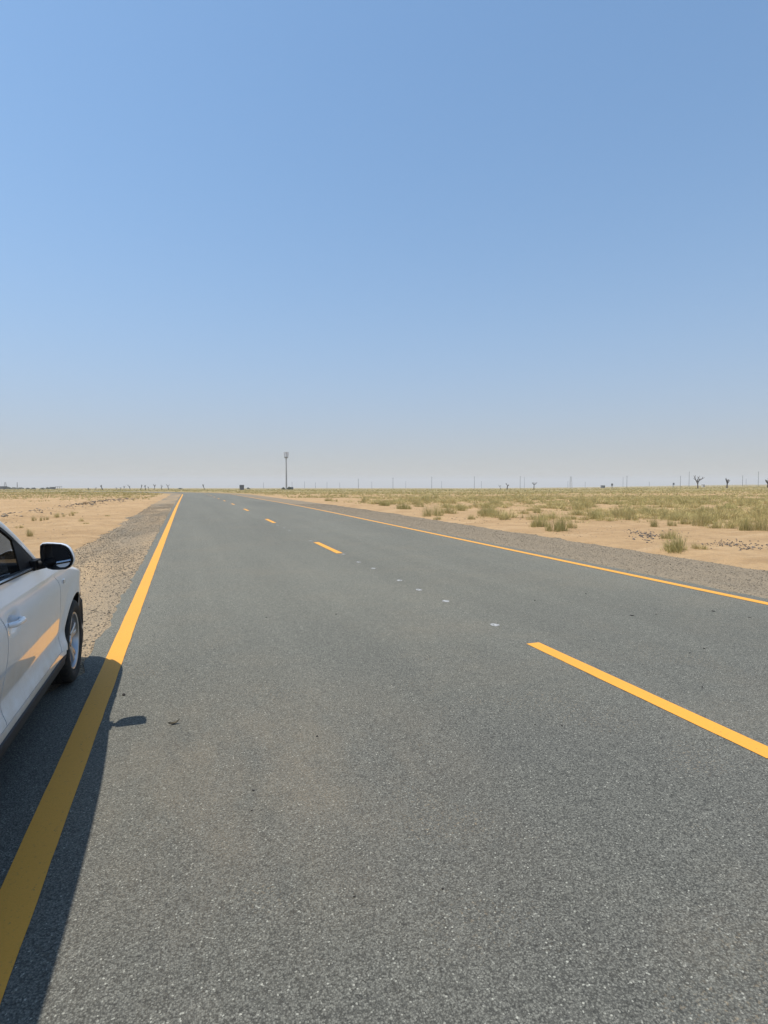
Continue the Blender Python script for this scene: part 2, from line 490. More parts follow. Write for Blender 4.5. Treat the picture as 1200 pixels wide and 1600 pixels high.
def res(pts, n):
    pts = np.array(pts, dtype=float); d = np.r_[0, np.cumsum(np.hypot(*np.diff(pts, axis=0).T))]
    u = np.linspace(0, d[-1], n)
    # smooth (Catmull-Rom like) resampling through the knots
    out = []
    for t in u:
        i = int(np.clip(np.searchsorted(d, t) - 1, 0, len(pts) - 2)); h = d[i+1] - d[i]; s = (t - d[i]) / h
        m0 = (pts[i+1] - pts[i-1]) / (d[i+1] - d[i-1]) if i > 0 else (pts[1] - pts[0]) / (d[1] - d[0])
        m1 = (pts[i+2] - pts[i]) / (d[i+2] - d[i]) if i + 2 < len(pts) else (pts[i+1] - pts[i]) / h
        out.append((2*s**3-3*s**2+1)*pts[i] + (s**3-2*s**2+s)*h*m0 + (-2*s**3+3*s**2)*pts[i+1] + (s**3-s**2)*h*m1)
    return np.array(out)
def flange(rows, depth=.022, axis=0, sgn=1):
    """grid of points with its border folded inwards (towards the car's middle)"""
    P = np.array(rows, dtype=float)
    P = np.concatenate([P[:1], P, P[-1:]], 0); P = np.concatenate([P[:, :1], P, P[:, -1:]], 1)
    for sl in (np.s_[0, :], np.s_[-1, :], np.s_[:, 0], np.s_[:, -1]): P[sl][..., axis] -= 0
    b = np.zeros(P.shape[:2], bool); b[0, :] = b[-1, :] = True; b[:, 0] = b[:, -1] = True
    P[b, axis] -= sgn * depth
    return P
def shade(o, angle=40):
    me = o.data
    me.polygons.foreach_set('use_smooth', np.ones(len(me.polygons), dtype=bool))
    try: me.set_sharp_from_angle(angle=R(angle))
    except Exception: pass
    return o
def panel(name, A, B, m, parent, nu=30, nv=30, fx=bodyx, off=0.0, side=1, fl=.022, resam=True):
    """a body panel ruled between two (y,z) curves, lying on the body side surface"""
    a = res(A, nv) if resam else np.array(A); b = res(B, nv) if resam else np.array(B)
    rows = []
    for i in range(len(a)):
        row = []
        for k in range(nu):
            u = k / (nu - 1); y, z = a[i] + (b[i] - a[i]) * u
            row.append(((fx(y, z) + off), y, z))
        rows.append(row)
    P = flange(rows, fl); P[..., 0] *= side
    mb = MB().grid(P.tolist())
    return shade(mb.ob(name, m, parent))

def belt(y): return 1.064 + .030 * (-.97 - y)if y < -.97 else 1.064
SEAM_F = [(-.53, .385), (-.505, .47), (-.508, .58), (-.52, .67), (-.55, .75), (-.582, .827), (-.628, .90), (-.72, .965), (-.84, 1.02), (-.95, 1.058)]
SEAM_M = [(y - .08, z) for y, z in [(-1.778, .385), (-1.785, .50), (-1.765, .60), (-1.742, .70), (-1.755, .79), (-1.79, .87), (-1.835, .94), (-1.87, 1.01), (-1.885, 1.05), (-1.89, belt(-1.97) - .006)]]
SEAM_R = [(-2.21, .385), (-2.235, .50), (-2.30, .62), (-2.40, .72), (-2.52, .80), (-2.60, .88), (-2.64, .96), (-2.66, 1.02), (-2.665, 1.06), (-2.67, belt(-2.67) - .006)]
def sh(c, d): return [(y + d, z) for y, z in c]
ZT = ([-.98, -.85, -.65, -.45, -.25, 0, .3, .5], [1.055, 1.045, 1.015, .98, .945, .90, .835, .765])
def arch(cy, ang, r=.385): return (cy + r * math.cos(R(ang)), .33 + r * math.sin(R(ang)))
FEND = [(176, (-.524, .385)), (168, (-.499, .47)), (158, (-.502, .58)), (150, (-.514, .67)), (143, (-.544, .75)), (136, (-.576, .827)), (129, (-.622, .90)), (122, (-.714, .97)),
        (115, (-.835, 1.026)), (108, (-.93, 1.052)), (100, (-.75, 1.032)), (93, (-.5, .99)), (85, (-.25, .945)), (72, (0, .90)), (52, (.3, .835)), (32, (.5, .765)), (16, (.5, .60)), (3, (.5, .40))]
QUART = [(4, (-2.204, .385)), (12, (-2.229, .50)), (26, (-2.294, .62)), (40, (-2.394, .72)), (54, (-2.514, .80)), (64, (-2.594, .88)), (72, (-2.634, .96)), (80, (-2.654, 1.02)),
         (88, (-2.664, 1.10)), (104, (-2.95, 1.115)), (122, (-3.25, 1.12)), (140, (-3.42, 1.10)), (152, (-3.44, .92)), (164, (-3.44, .68)), (176, (-3.44, .40))]
def knots(K, cy, n):
    t = np.linspace(0, len(K) - 1, n)
    ang = np.interp(t, range(len(K)), [k[0] for k in K])
    oy = np.interp(t, range(len(K)), [k[1][0] for k in K]); oz = np.interp(t, range(len(K)), [k[1][1] for k in K])
    return [arch(cy, a) for a in ang], list(zip(oy, oz))
def hoodz(x, y):
    zh = float(np.interp(y, [-.80, -.5, -.25, 0, .3, .5, .65, .76], [1.085, 1.062, 1.035, 1.0, .94, .88, .81, .74]))
    return zh - .06 * (x / .74) ** 2
def hoodw(y): return min(.745, .90 - taper(y) - .06)

# pillar / roof side curve (y,z), x follows the tumblehome
def gx_(z): return .845 - .205 * (z - 1.06)
PIL = [(-.88, 1.058), (-.95, 1.112), (-1.23, 1.274), (-1.48, 1.390), (-1.84, 1.515), (-2.3, 1.595), (-2.8, 1.622), (-3.2, 1.60), (-3.40, 1.56)]
PC = res(PIL, 60)
def pil_z(y): return float(np.interp(-y, -PC[:, 0], PC[:, 1]))
def glassx(y, z): return gx_(z) - .012
def win_top(y): return pil_z(y) - .052

for side in (1, -1):
    fd = panel('front_door', sh(SEAM_F, -.005), sh(SEAM_M, .005), WHITE, car, 56, 46, side=side)
    rd = panel('rear_door', sh(SEAM_M, -.005), sh(SEAM_R, .005), WHITE, car, 40, 40, side=side)
    ia, oa = knots(FEND, 0.0, 86)
    fe = panel('front_fender', ia, oa, WHITE, car, 18, 86, side=side, resam=False, fl=.010)
    # rounded fender top running up to the bonnet gap
    rows = []
    for y in np.linspace(-.93, .5, 30):
        z0 = float(np.interp(y, *ZT)); x0 = sidex(y, z0); hw = hoodw(y) + .005; z1 = hoodz(hw, y)
        p0 = np.array([x0, z0]); p3 = np.array([hw, z1]); p1 = p0 + [-.012, .05 if z1 > z0 + .03 else .02]; p2 = p3 + [.05, -.004]
        rows.append([(*(((1-u)**3*p0 + 3*(1-u)**2*u*p1 + 3*(1-u)*u*u*p2 + u**3*p3)[[0]] * side), y, ((1-u)**3*p0 + 3*(1-u)**2*u*p1 + 3*(1-u)*u*u*p2 + u**3*p3)[1]) for u in np.linspace(0, 1, 9)])
    shade(MB().grid(rows).ob('fender_top', WHITE, fe))
    ia, oa = knots(QUART, -2.66, 70)
    panel('rear_quarter', ia, oa, WHITE, car, 16, 70, side=side, resam=False, fl=.010)
    # rocker: painted strip above black cladding
    yy = np.linspace(-.42, -2.245, 30)
    panel('rocker', [(y, .337) for y in yy], [(y, .381) for y in yy], WHITE, car, 5, 30, side=side, resam=False)
    yy = np.linspace(-.375, -2.28, 30)
    rows = [[(side * x, y, z) for x, z in ((.70, .195), (.80, .20), (.845, .215), (.868, .25), (.880, .30), (.882, .326), (.868, .336), (.84, .337))] for y in yy]
    shade(MB().grid(rows).ob('rocker_cladding', CLAD, car), 35)
    # windows and frames
    def wpanel(name, y0, y1, m, off, par, zb=0.004, zt_=0.0, n=22):
        ys = np.linspace(y0, y1, n)
        A = [(y, belt(y) + zb) for y in ys]; B = [(y, max(win_top(y) + zt_, belt(y) + zb + .002)) for y in ys]
        return panel(name, A, B, m, par, 8, n, fx=glassx, off=off, side=side, resam=False, fl=.004)
    fr = wpanel('window_frame', -.985, -1.335, BLACKP, .006, fd, zt_=.018)
    gl = wpanel('window_glass', -1.325, -1.945, M_GLASS, .0, fd)
    wpanel('pillar_cover', -1.935, -2.055, BLACKP, .004, fd, zt_=.006)
    wpanel('window_glass', -2.05, -2.66, M_GLASS, .0, rd)
    wpanel('pillar_cover', -2.65, -2.75, BLACKP, .004, rd, zt_=.006)
    wpanel('quarter_glass', -2.745, -3.22, M_GLASS, .0, car)
    # black upper window frame strip and belt moulding
    ys = np.linspace(-1.30, -3.24, 40)
    panel('window_frame', [(y, win_top(y) - .004) for y in ys], [(y, win_top(y) + .016) for y in ys], BLACKP, car, 3, 40, fx=glassx, off=.008, side=side, resam=False, fl=.01)
    ys = np.linspace(-.99, -3.2, 40)
    rows = [[(side * (sidex(y, 1.06) + dx), y, belt(y) + dz) for dx, dz in ((-.02, -.012), (.004, -.009), (.006, .004), (-.004, .014), (-.03, .016))] for y in ys]
    shade(MB().grid(rows).ob('belt_moulding', BLACKP, car))
    rows = [[(side * (sidex(y, 1.06) + dx), y, belt(y) + dz) for dx, dz in ((.0055, .000), (.0085, .003), (.0025, .0105))] for y in ys]
    shade(MB().grid(rows).ob('belt_trim', M_CHROME, car))
    # painted A pillar and roof rail
    rows = []
    for y, z in PC:
        xo = gx_(z)
        rows.append([(side * (xo + dx), y + dy, z + dz) for dx, dy, dz in ((-.004, 0, -.040), (.004, 0, -.034), (.006, .0, -.014), (-.004, .006, .002), (-.022, .012, .010), (-.05, .018, .014), (-.052, .018, .0))])
    shade(MB().grid(rows).ob('roof_pillar', WHITE, car))
    # rear pillar
    rows = []
    for u in np.linspace(0, 1, 14):
        z = 1.60 - .50 * u; yf = -3.16 - .10 * u; yb = -3.38 - .23 * u ** .8
        rows.append([(side * (gx_(z) + .002 - .10 * k ** 2.2), yf + (yb - yf) * k, z) for k in np.linspace(0, 1, 8)])
    shade(MB().grid(rows).ob('rear_pillar', WHITE, car))
    # door handles
    for par, (hy, hz) in ((fd, HANDLES[0]), (rd, HANDLES[1])):
        pts = []; rad = []
        for u in np.linspace(0, 1, 12):
            y = hy - .105 + .21 * u; lift = .030 * (1 - abs(2 * u - 1) ** 6)
            pts.append((side * (sidex(y, hz) + lift - .006), y, hz + .006 - .012 * u)); rad.append(.0155 if .05 < u < .95 else .012)
        mb = MB().tube(pts, rad, 10)
        shade(mb.ob('door_handle', WHITE, par))
    mb = MB().box((side * (sidex(-.475, .885) + .002), -.475, .885), (.012, .045, .028))
    shade(mb.ob('side_repeater', M_AMB, fe))
    # front lamp and its corner
    def fpatch(name, x0, x1, zs, m, par, push=0.0, n=18, plan=FPLAN):
        PL = np.array(plan, float); rows = []
        d = np.r_[0, np.cumsum(np.hypot(*np.diff(PL, axis=0).T))]
        for z, lean in zs:
            row = []
            for x in np.linspace(x0, x1, n):
                y = float(np.interp(-x, -PL[:, 0], PL[:, 1])); row.append((side * x, y + (lean + push) * (1 if plan is FPLAN else -1), z))
            rows.append(row)
        return shade(MB().grid(rows).ob(name, m, par))
    fpatch('headlamp', .47, .868, [(.61, -.012), (.65, -.012), (.70, -.03), (.755, -.075)], M_LAMP, car, .002)
    fpatch('tail_lamp', .52, .862, [(.72, .0), (.85, .0), (.98, .0), (1.08, -.01)], M_RED, car, .012, plan=RPLAN)
    # wheel well liner
    for cy in (0.0, -2.66):
        Pw = []
        for a_ in np.linspace(-8, 188, 30):
            row = [(side * .50, *arch(cy, a_, .02))] + [(side * x, *arch(cy, a_, .392)) for x in (.50, .62, .74)]
            yy_, zz_ = arch(cy, a_, .392); row.append((side * (bodyx(yy_, max(zz_, .30)) - .008), yy_, zz_)); Pw.append(row)
        shade(MB().grid(Pw).ob('wheel_well', BLACKP, car))
    # wheels
    for cy in (0.0, -2.66):
        wh = empty('wheel', (side * .778, cy, .33)); wh.parent = car
        RT = .330
        prof = [(.222, -.10), (.245, -.112), (.285, -.118), (.315, -.108), (RT-.006, -.092), (RT, -.07), (RT, -.036), (RT-.008, -.034), (RT-.008, -.028), (RT, -.026), (RT, -.004), (RT-.008, -.002), (RT-.008, .004), (RT, .006),
                (RT, .028), (RT-.008, .030), (RT-.008, .036), (RT, .038), (RT, .07), (RT-.006, .088), (.312, .100), (.285, .108), (.262, .106), (.245, .100), (.228, .088), (.220, .07)]
        if side < 0: prof = [(r, -h) for r, h in prof]
        ty = MB().lathe(prof, 64); shade(ty.ob('tyre', M_TYRE, wh), 30)
        s_ = side
        rim = MB().lathe([(.226, s_*.088), (.224, s_*.094), (.212, s_*.090), (.206, s_*.07), (.200, s_*.0), (.20, -s_*.10)], 56)
        for k in range(5):                                     # five twin spokes
            a0 = 2 * math.pi * k / 5 + .31
            for da in (-.155, .155):
                rows = []
                for r, w, h in ((.045, .024, .060), (.10, .020, .068), (.16, .018, .076), (.213, .022, .078)):
                    a = a0 + da * (r / .15 if r < .15 else 1.0) * 1.0
                    c, sn = math.cos(a), math.sin(a)
                    rows.append([(s_*(h + dh), r*c - t*sn, r*sn + t*c) for t, dh in ((-w, -.035), (-w, -.006), (-w*.55, .0), (w*.55, .0), (w, -.006), (w, -.035))])
                rim.grid(rows)
        rim.lathe([(.0, s_*.072), (.030, s_*.072), (.034, s_*.066), (.062, s_*.058), (.066, s_*.03)], 28)
        shade(rim.ob('rim', M_RIM, wh), 35)
        for k in range(5):
            a = 2 * math.pi * k / 5; MB().tube([(s_*.055, .048*math.cos(a), .048*math.sin(a)), (s_*.067, .048*math.cos(a), .048*math.sin(a))], .008, 6).ob('wheel_nut', M_DISC, wh)
        dsc = MB().lathe([(.0, s_*.02), (.06, s_*.03), (.065, s_*.012), (.150, s_*.012), (.150, -s_*.012), (.0, -s_*.012)], 36)
        MB().box((0, .10, .06), (.07, .06, .12)).ob('brake_caliper', M_DISC, wh)
        shade(dsc.ob('brake_disc', M_DISC, wh), 30)

# bonnet
rows = []
for v_ in np.linspace(0, 1, 26):
    row = []
    for u in np.linspace(-1, 1, 31):
        x = u * .745
        yend = float(np.interp(-abs(x), [-p[0] for p in FPLAN], [p[1] for p in FPLAN])) - .075
        y0 = -.84 + .16 * (1 - u * u) * 1.0
        y = y0 + (min(yend, .745) - y0) * v_; xw = u * min(.745, hoodw(y)); row.append((xw, y, hoodz(xw, y)))
    rows.append(row)
P = flange(rows, .02, 2)
shade(MB().grid(P.tolist()).ob('bonnet', WHITE, car))
# bumpers, grille, tailgate: patches on the plan curve
def ring(name, xs, zs, m, plan, push=0.0):
    PL = np.array(plan, float); sg = 1 if plan is FPLAN else -1; rows = []
    for z, lean in zs:
        rows.append([(x, float(np.interp(-abs(x), -PL[:, 0], PL[:, 1])) + sg * (lean + push), z) for x in xs])
    return shade(MB().grid(rows).ob(name, m, car))
XA = np.concatenate([-np.linspace(.888, .6, 14), np.linspace(-.58, .58, 21), np.linspace(.6, .888, 14)])
ring('front_bumper', XA, [(.21, -.09), (.24, -.03), (.30, .0), (.42, .012), (.52, .008), (.59, .0), (.607, -.03)], WHITE, FPLAN)
ring('grille', np.linspace(-.45, .45, 21), [(.60, -.02), (.66, -.022), (.72, -.045), (.76, -.085)], BLACKP, FPLAN)
for zc in (.63, .67, .71):
    ring('grille_bar', np.linspace(-.44, .44, 15), [(zc - .008, -.012), (zc, -.004), (zc + .008, -.014)], M_CHROME, FPLAN, -(zc - .63) * .45)
ring('lower_grille', np.linspace(-.5, .5, 15), [(.29, .014), (.38, .020)], BLACKP, FPLAN)
ring('rear_bumper', XA, [(.23, -.08), (.28, -.01), (.36, .02), (.52, .03), (.62, .02), (.66, -.01)], WHITE, RPLAN)
ring('tailgate', np.linspace(-.845, .845, 31), [(.64, -.002), (.80, .002), (.95, -.002), (1.08, -.03), (1.12, -.05)], WHITE, RPLAN)
# windscreen, roof, rear window
def cross(name, side_pts, mid_pts, m, n=17, bul=2.0, rn=24):
    a = np.array(side_pts, float); b = np.array(mid_pts, float); rows = []
    ta = np.linspace(0, 1, len(a)); tb = np.linspace(0, 1, len(b))
    for t in np.linspace(0, 1, rn):
        s_ = np.array([np.interp(t, ta, a[:, i]) for i in range(3)]); c_ = np.array([np.interp(t, tb, b[:, i]) for i in range(2)])
        rows.append([(u * s_[0], c_[0] + (s_[1] - c_[0]) * abs(u) ** bul, c_[1] + (s_[2] - c_[1]) * abs(u) ** bul) for u in np.linspace(-1, 1, n)])
    return shade(MB().grid(rows).ob(name, m, car))
def ppt(y): z = pil_z(y); return (gx_(z) - .05, y + .018, z + .010)
wy = [-.93, -1.1, -1.3, -1.55, -1.8]
cross('windscreen', [ppt(y) for y in wy], [(-.70, 1.085), (-.88, 1.19), (-1.12, 1.32), (-1.42, 1.46), (-1.70, 1.575)], M_GLASS)
ry = [-1.79, -2.0, -2.3, -2.6, -2.9, -3.2, -3.40]
cross('roof', [ppt(y) for y in ry], [(-1.69, 1.578), (-1.9, 1.625), (-2.3, 1.662), (-2.6, 1.672), (-2.9, 1.668), (-3.2, 1.648), (-3.44, 1.62)], WHITE, bul=2.4)
cross('rear_window', [(.70, -3.40, 1.56), (.715, -3.50, 1.36), (.74, -3.58, 1.12)], [(-3.45, 1.60), (-3.56, 1.36), (-3.63, 1.12)], M_GLASS)
MB().grid([[(x, y, z) for x in np.linspace(-.72, .72, 9)] for y, z in ((-.70, 1.06), (-.86, 1.065), (-.92, 1.05))]).ob('cowl', BLACKP, car)
for s_ in (1, -1):
    rr = MB().tube([(s_*.66, -1.95, 1.60), (s_*.66, -2.05, 1.655), (s_*.655, -2.6, 1.69), (s_*.65, -3.1, 1.675), (s_*.65, -3.2, 1.62)], .014, 8)
    shade(rr.ob('roof_rail', BLACKP, car))
# inside
MB().box((0, -1.95, .26), (1.60, 2.9, .10)).ob('floor_pan', M_DARK, car)
MB().box((0, -.62, .66), (1.42, .08, .72)).ob('bulkhead', M_DARK, car)
MB().box((0, -3.35, .70), (1.3, .08, .75)).ob('rear_bulkhead', M_DARK, car)
MB().box((0, -.1, .55), (.92, 1.1, .55)).ob('engine_bay', M_DARK, car)
for s_ in (1, -1): MB().box((s_*.795, -2.0, .66), (.03, 2.75, .78)).ob('door_lining', M_DARK, car)
MB().grid([[(x, y, z) for x in np.linspace(-.74, .74, 9)] for y, z in ((-.72, 1.05), (-1.0, 1.045), (-1.2, 1.02), (-1.32, .95), (-1.34, .70))]).ob('dashboard', M_DARK, car)
for sx_ in (-.37, .37):
    st_ = MB()
    st_.grid([[(sx_ + x, y, z - .03 * (abs(x) / .25) ** 3) for x in np.linspace(-.25, .25, 7)] for y, z in ((-1.55, .58), (-1.6, .64), (-1.9, .62), (-2.05, .62), (-2.12, .8), (-2.22, 1.1), (-2.26, 1.2), (-2.30, 1.22), (-2.36, 1.15), (-2.28, .7), (-2.2, .5))])
    shade(st_.ob('front_seat', M_SEAT, car))
    hr = MB().lathe([(.0, -.075), (.06, -.07), (.085, -.03), (.085, .04), (.06, .075), (.0, .08)], 16, 'z', (0, 0, 0))
    h_ = shade(hr.ob('headrest', M_SEAT, car)); h_.location = (sx_, -2.31, 1.33); h_.scale = (1.5, .7, 1.15)
rb = MB().grid([[(x, y, z) for x in np.linspace(-.62, .62, 9)] for y, z in ((-2.45, .55), (-2.5, .66), (-2.9, .64), (-3.0, .68), (-3.15, 1.15), (-3.22, 1.2), (-3.28, 1.1), (-3.2, .6))])
shade(rb.ob('rear_seat', M_SEAT, car))
sw = MB(); sw.tube([(-.37 + .18 * math.cos(t), -1.36 - .07 * math.sin(t), 1.0 + .165 * math.sin(t)) for t in np.linspace(0, 2*math.pi, 25)], .014, 8, False)
swo = shade(sw.ob('steering_wheel', M_DARK, car))
MB().tube([(-.37, -1.36, 1.0), (-.37, -1.22, .93)], .03, 8).ob('steering_column', M_DARK, swo); MB().tube([(-.55, -1.36, 1.0), (-.19, -1.36, 1.0)], .013, 6).ob('spoke', M_DARK, swo)

# door mirror
def cam_at_Y(px, py, Y):
    fx_ = SY * math.cos(PITCH) + CY * (px - 600) / FPX + SY * math.sin(PITCH) * (800 - py) / FPX
    fy_ = CY * math.cos(PITCH) - SY * (px - 600) / FPX + CY * math.sin(PITCH) * (800 - py) / FPX
    fz_ = -math.sin(PITCH) + math.cos(PITCH) * (800 - py) / FPX
    k = Y / fy_; return (fx_ * k, CAMH + fz_ * k)
OUT = [(61.5, 853), (65, 849.8), (72, 849.2), (82, 849.5), (94, 850.4), (102, 853), (107, 857), (110.5, 863), (113.5, 870), (114.3, 876), (112.5, 882), (108.5, 887), (102, 890), (92, 891), (82, 891), (74, 889), (67, 883.5), (62.5, 876), (61.2, 864)]
MO = np.array([cam_at_Y(px, py, 4.05) for px, py in OUT]); MO[:, 0] -= CARX
mc = MO.mean(0)
for side in (1, -1):
    mr_ = empty('door_mirror', (0, 0, 0)); mr_.parent = car
    def rg(scale, y, dx=0.0, dz=0.0, t=0.0):
        q = mc + (MO - mc) * scale
        return [(side * (x + dx), y + t * (x - mc[0]), z + dz) for x, z in q]
    y0 = 4.05 - CARY
    def loop(rows, cap0=False, cap1=False):
        n_ = len(rows[0]); mb = MB(); mb.v = [p for r_ in rows for p in r_]
        for i in range(len(rows)-1):
            for j in range(n_): mb.f.append((i*n_+j, i*n_+(j+1) % n_, (i+1)*n_+(j+1) % n_, (i+1)*n_+j))
        if cap0: mb.f.append(tuple(range(n_)))
        if cap1: mb.f.append(tuple((len(rows)-1)*n_ + j for j in range(n_)))
        return mb
    shade(loop([rg(.84, y0 + .075), rg(.86, y0 + .03), rg(.91, y0 + .004), rg(.945, y0), rg(.975, y0 + .004), rg(1.0, y0 + .018)]).ob('mirror_housing', BLACKP, mr_))
    shade(loop([rg(1.0, y0 + .018), rg(1.028, y0 + .03), rg(1.03, y0 + .05), rg(.985, y0 + .09), rg(.85, y0 + .125), rg(.6, y0 + .148), rg(.25, y0 + .156)], False, True).ob('mirror_cap', WHITE, mr_), 60)
    tl = math.tan(R(13))
    q = mc + (MO - mc) * .84
    vv = [(side * x, y0 + .034 - .36 * (x - mc[0]), z) for x, z in q]
    gl_ = mesh('mirror_glass', vv, [tuple(range(len(vv)))], M_MIRR)
    obj('mirror_glass', gl_, mr_)
    am = MB().tube([(side * .81, y0 + .045, 1.072), (side * .88, y0 + .05, 1.082), (side * .95, y0 + .06, 1.10)], [.034, .028, .030], 12)
    MB().box((side * .842, y0 + .04, 1.085), (.035, .15, .06)).ob('mirror_foot', BLACKP, mr_)
    shade(am.ob('mirror_arm', BLACKP, mr_))

# ------------------------------------------------------------------ grass tufts
def blades(n, rad, hgt, wid, seed, green=.5, seg=2, spread=.75, brown=False):
    """a splayed clump: blades rise from a few crowns, arch outwards, the rim shorter than the middle"""
    r = np.random.default_rng(seed); nc = max(3, int(n / 22))
    cd_, ca_, ch_ = rad * .66 * np.sqrt(r.uniform(size=nc)), r.uniform(0, 6.283, nc), r.uniform(.35, 1.0, nc)
    i = r.integers(nc, size=n); d0, a0, hs = cd_[i], ca_[i], ch_[i]
    bx = d0 * np.cos(a0) + r.normal(size=n) * rad * .09; by = d0 * np.sin(a0) + r.normal(size=n) * rad * .09
    d = np.hypot(bx, by); a = np.arctan2(by, bx)
    h = hgt * hs * r.uniform(.3, 1.0, n) ** .8 * (1 - .62 * np.minimum(d / rad, 1.1) ** 1.5)
    tilt = np.minimum(np.abs(r.normal(size=n)) * spread * .9 + .75 * d / rad, 1.9)
    out = np.where(d > .15 * rad, a + r.normal(size=n) * 1.1, r.uniform(0, 6.283, n))
    ln = h * tilt; h = h * (1 - .28 * tilt)
    w = wid * r.uniform(.6, 1.2, n); pa = r.uniform(0, math.pi, n); px, py = np.cos(pa) * w, np.sin(pa) * w
    ox, oy = np.cos(out) * ln, np.sin(out) * ln; z0 = np.full(n, -.03)
    P = [np.stack([bx - px, by - py, z0], 1), np.stack([bx + px, by + py, z0], 1)]
    if seg == 2:
        P += [np.stack([bx + ox*.38 - px*.75, by + oy*.38 - py*.75, h*.62], 1), np.stack([bx + ox*.38 + px*.75, by + oy*.38 + py*.75, h*.62], 1)]
    P.append(np.stack([bx + ox, by + oy, h], 1)); m_ = len(P)
    V = np.stack(P, 1).reshape(-1, 3); k = (np.arange(n) * m_)[:, None]
    if seg == 2: F = np.concatenate([k + np.array([[0, 1, 3]]), k + np.array([[0, 3, 2]]), k + np.array([[2, 3, 4]])], 0)
    else: F = k + np.array([[0, 1, 2]])
    g = np.clip(green + r.normal(size=n) * .28, 0, 1)[:, None]
    c = np.array((.68, .53, .25)) * (1 - g) + np.array((.385, .35, .12)) * g
    if brown: c = np.array((.24, .13, .07)) * np.ones((n, 1))
    C = np.repeat(c * r.uniform(.75, 1.2, (n, 1)), m_, 0)
    return V, F, C
VAR = []
VR = [.55, .42, .34, .6, .6, .3, .45, .7, .38, .5]; VH = [.50, .46, .40, .52, .44, .36, .5, .46, .42, .35]
for k in range(10):
    gr = [.62, .38, .18, .42, .8, .1, .35, .5, .22, 0][k]
    v_, f_, c_ = blades([420, 320, 280, 380, 460, 150, 340, 420, 240, 260][k], VR[k], VH[k], .0055, 40 + k, gr, 2, [.75, .8, 1.0, .75, .6, .9, .8, .85, .95, 1.0][k], k == 9)
    VAR.append(mesh('grass_blades', v_, f_, M_GRASS, False, c_))
LANDM = [(470, 'below the telecom mast'), (590, 'below the first far poles'), (690, 'beside the straw cluster'), (780, 'left of the lone round tuft'), (870, 'behind the dark green pair'), (950, 'below the small sign'), (1040, 'left of the forked dead tree'), (1110, 'below the forked dead tree'), (1300, 'below the lopped tree at the right')]
def place_label(px, py, var):
    look = ['green bushy', 'upright olive', 'low straw', 'wide olive', 'dark green', 'thin straw', 'mixed olive', 'wide green', 'short straw', 'brown'][var]
    where = next(w for lim, w in LANDM if px < lim)
    dist = 'far back' if py < 787 else ('halfway back' if py < 800 else 'near the shoulder')
    return '%s tuft %s, %s' % (look, where, dist)
def tuft(px, py, wpx, hpx, var, label=None, group=None):
    x, y = on_ground(px, py); D = x * SY + y * CY
    o = obj('grass_tuft', VAR[var])
    rad0 = VR[var]; h0 = VH[var]
    o.location = (x, y, ground_z(x, y) - .01); o.rotation_euler = (0, 0, random.uniform(0, 6.28))
    sx_ = wpx * D / FPX / (2.1 * rad0); sz_ = hpx * D / FPX / (.66 * h0)
    o.scale = (sx_, sx_ * random.uniform(.85, 1.1), sz_)
    tag(o, label, 'grass tuft', group); return (x, y)
HAND = [  # picture x, y of the foot, width, height, kind, label
 (1068, 862, 50, 32, 0, 'tall green grass tuft nearest the right gravel shoulder beside scattered black stones'),
 (1047, 842, 26, 20, 3, 'small green grass tuft behind the nearest tuft among black stones'),
 (1096, 858, 24, 14, 2, 'low sprawling tuft at the right foot of the nearest big tuft'),
 (846, 823, 34, 22, 0, 'dark green bush of grass by the shoulder, left of a pair'),
 (872, 829, 34, 24, 4, 'dark green bush of grass by the shoulder, right of a pair'),
 (895, 824, 15, 16, 1, 'narrow upright tuft just right of the dark green pair'),
 (912, 813, 16, 10, 2, 'short yellowish tuft behind the narrow upright one'),
 (1027, 823, 18, 17, 0, 'lone upright tuft on bare sand left of a loose row'),
 (1051, 821, 15, 13, 1, 'first small tuft in the loose row on bare sand'),
 (1071, 819, 20, 14, 6, 'middle tuft in the loose row on bare sand'),
 (1096, 822, 28, 26, 7, 'large bushy tuft at the right end of the loose row'),
 (1114, 816, 16, 10, 2, 'low tuft just right of the large bushy tuft'),
 (972, 810, 24, 22, 6, 'tall straw tuft at the edge of the dense grass'),
 (1006, 804, 24, 18, 0, 'greener tuft next to the tall straw tuft'),
 (985, 806, 24, 18, 3, None), (1148, 823, 20, 12, 2, 'low spread tuft alone on pale sand near the right edge'),
 (1170, 832, 26, 28, 0, 'tall dense green tuft near the right picture edge'),
 (1193, 831, 28, 30, 7, 'tall dense tuft cut by the right picture edge'),
 (632, 796, 26, 11, 4, 'small dark tuft close to the far right shoulder'),
 (676, 806, 34, 18, 7, 'long straw tuft cluster beside the far right shoulder, left end'),
 (700, 803, 30, 17, 3, 'straw tuft cluster beside the far right shoulder, middle'),
 (683, 810, 12, 8, 2, None), (737, 812, 12, 9, 1, 'pale little tuft alone on sand past the straw cluster'),
 (752, 803, 13, 11, 6, None), (768, 800, 16, 11, 1, None), (789, 813, 18, 13, 6, 'round tuft alone on sand left of the dark green pair'),
 (720, 798, 24, 13, 3, None), (840, 802, 12, 10, 1, None), (600, 790, 18, 8, 4, None),
 (109, 806, 11, 8, 5, 'small yellow tuft on the left sand above the mirror'), (95, 808, 17, 9, 5, None), (54, 813, 9, 9, 5, 'thin yellow tuft on the left sand, leftmost of three'),
 (66, 813, 8, 8, 5, 'thin yellow tuft on the left sand, middle of three'), (71, 812, 6, 7, 5, None), (123, 815, 12, 6, 5, 'sprawling dry tuft on sand beside the rubble line'), (133, 819, 8, 4, 2, None),
 (28, 826, 10, 6, 5, None), (167, 806, 6, 4, 2, None), (116, 801, 8, 4, 2, None), (48, 838, 14, 14, 5, 'wispy tuft behind the windscreen pillar of the parked car'),
 (132, 790, 12, 5, 9, 'reddish dry low bush on the left sand')]
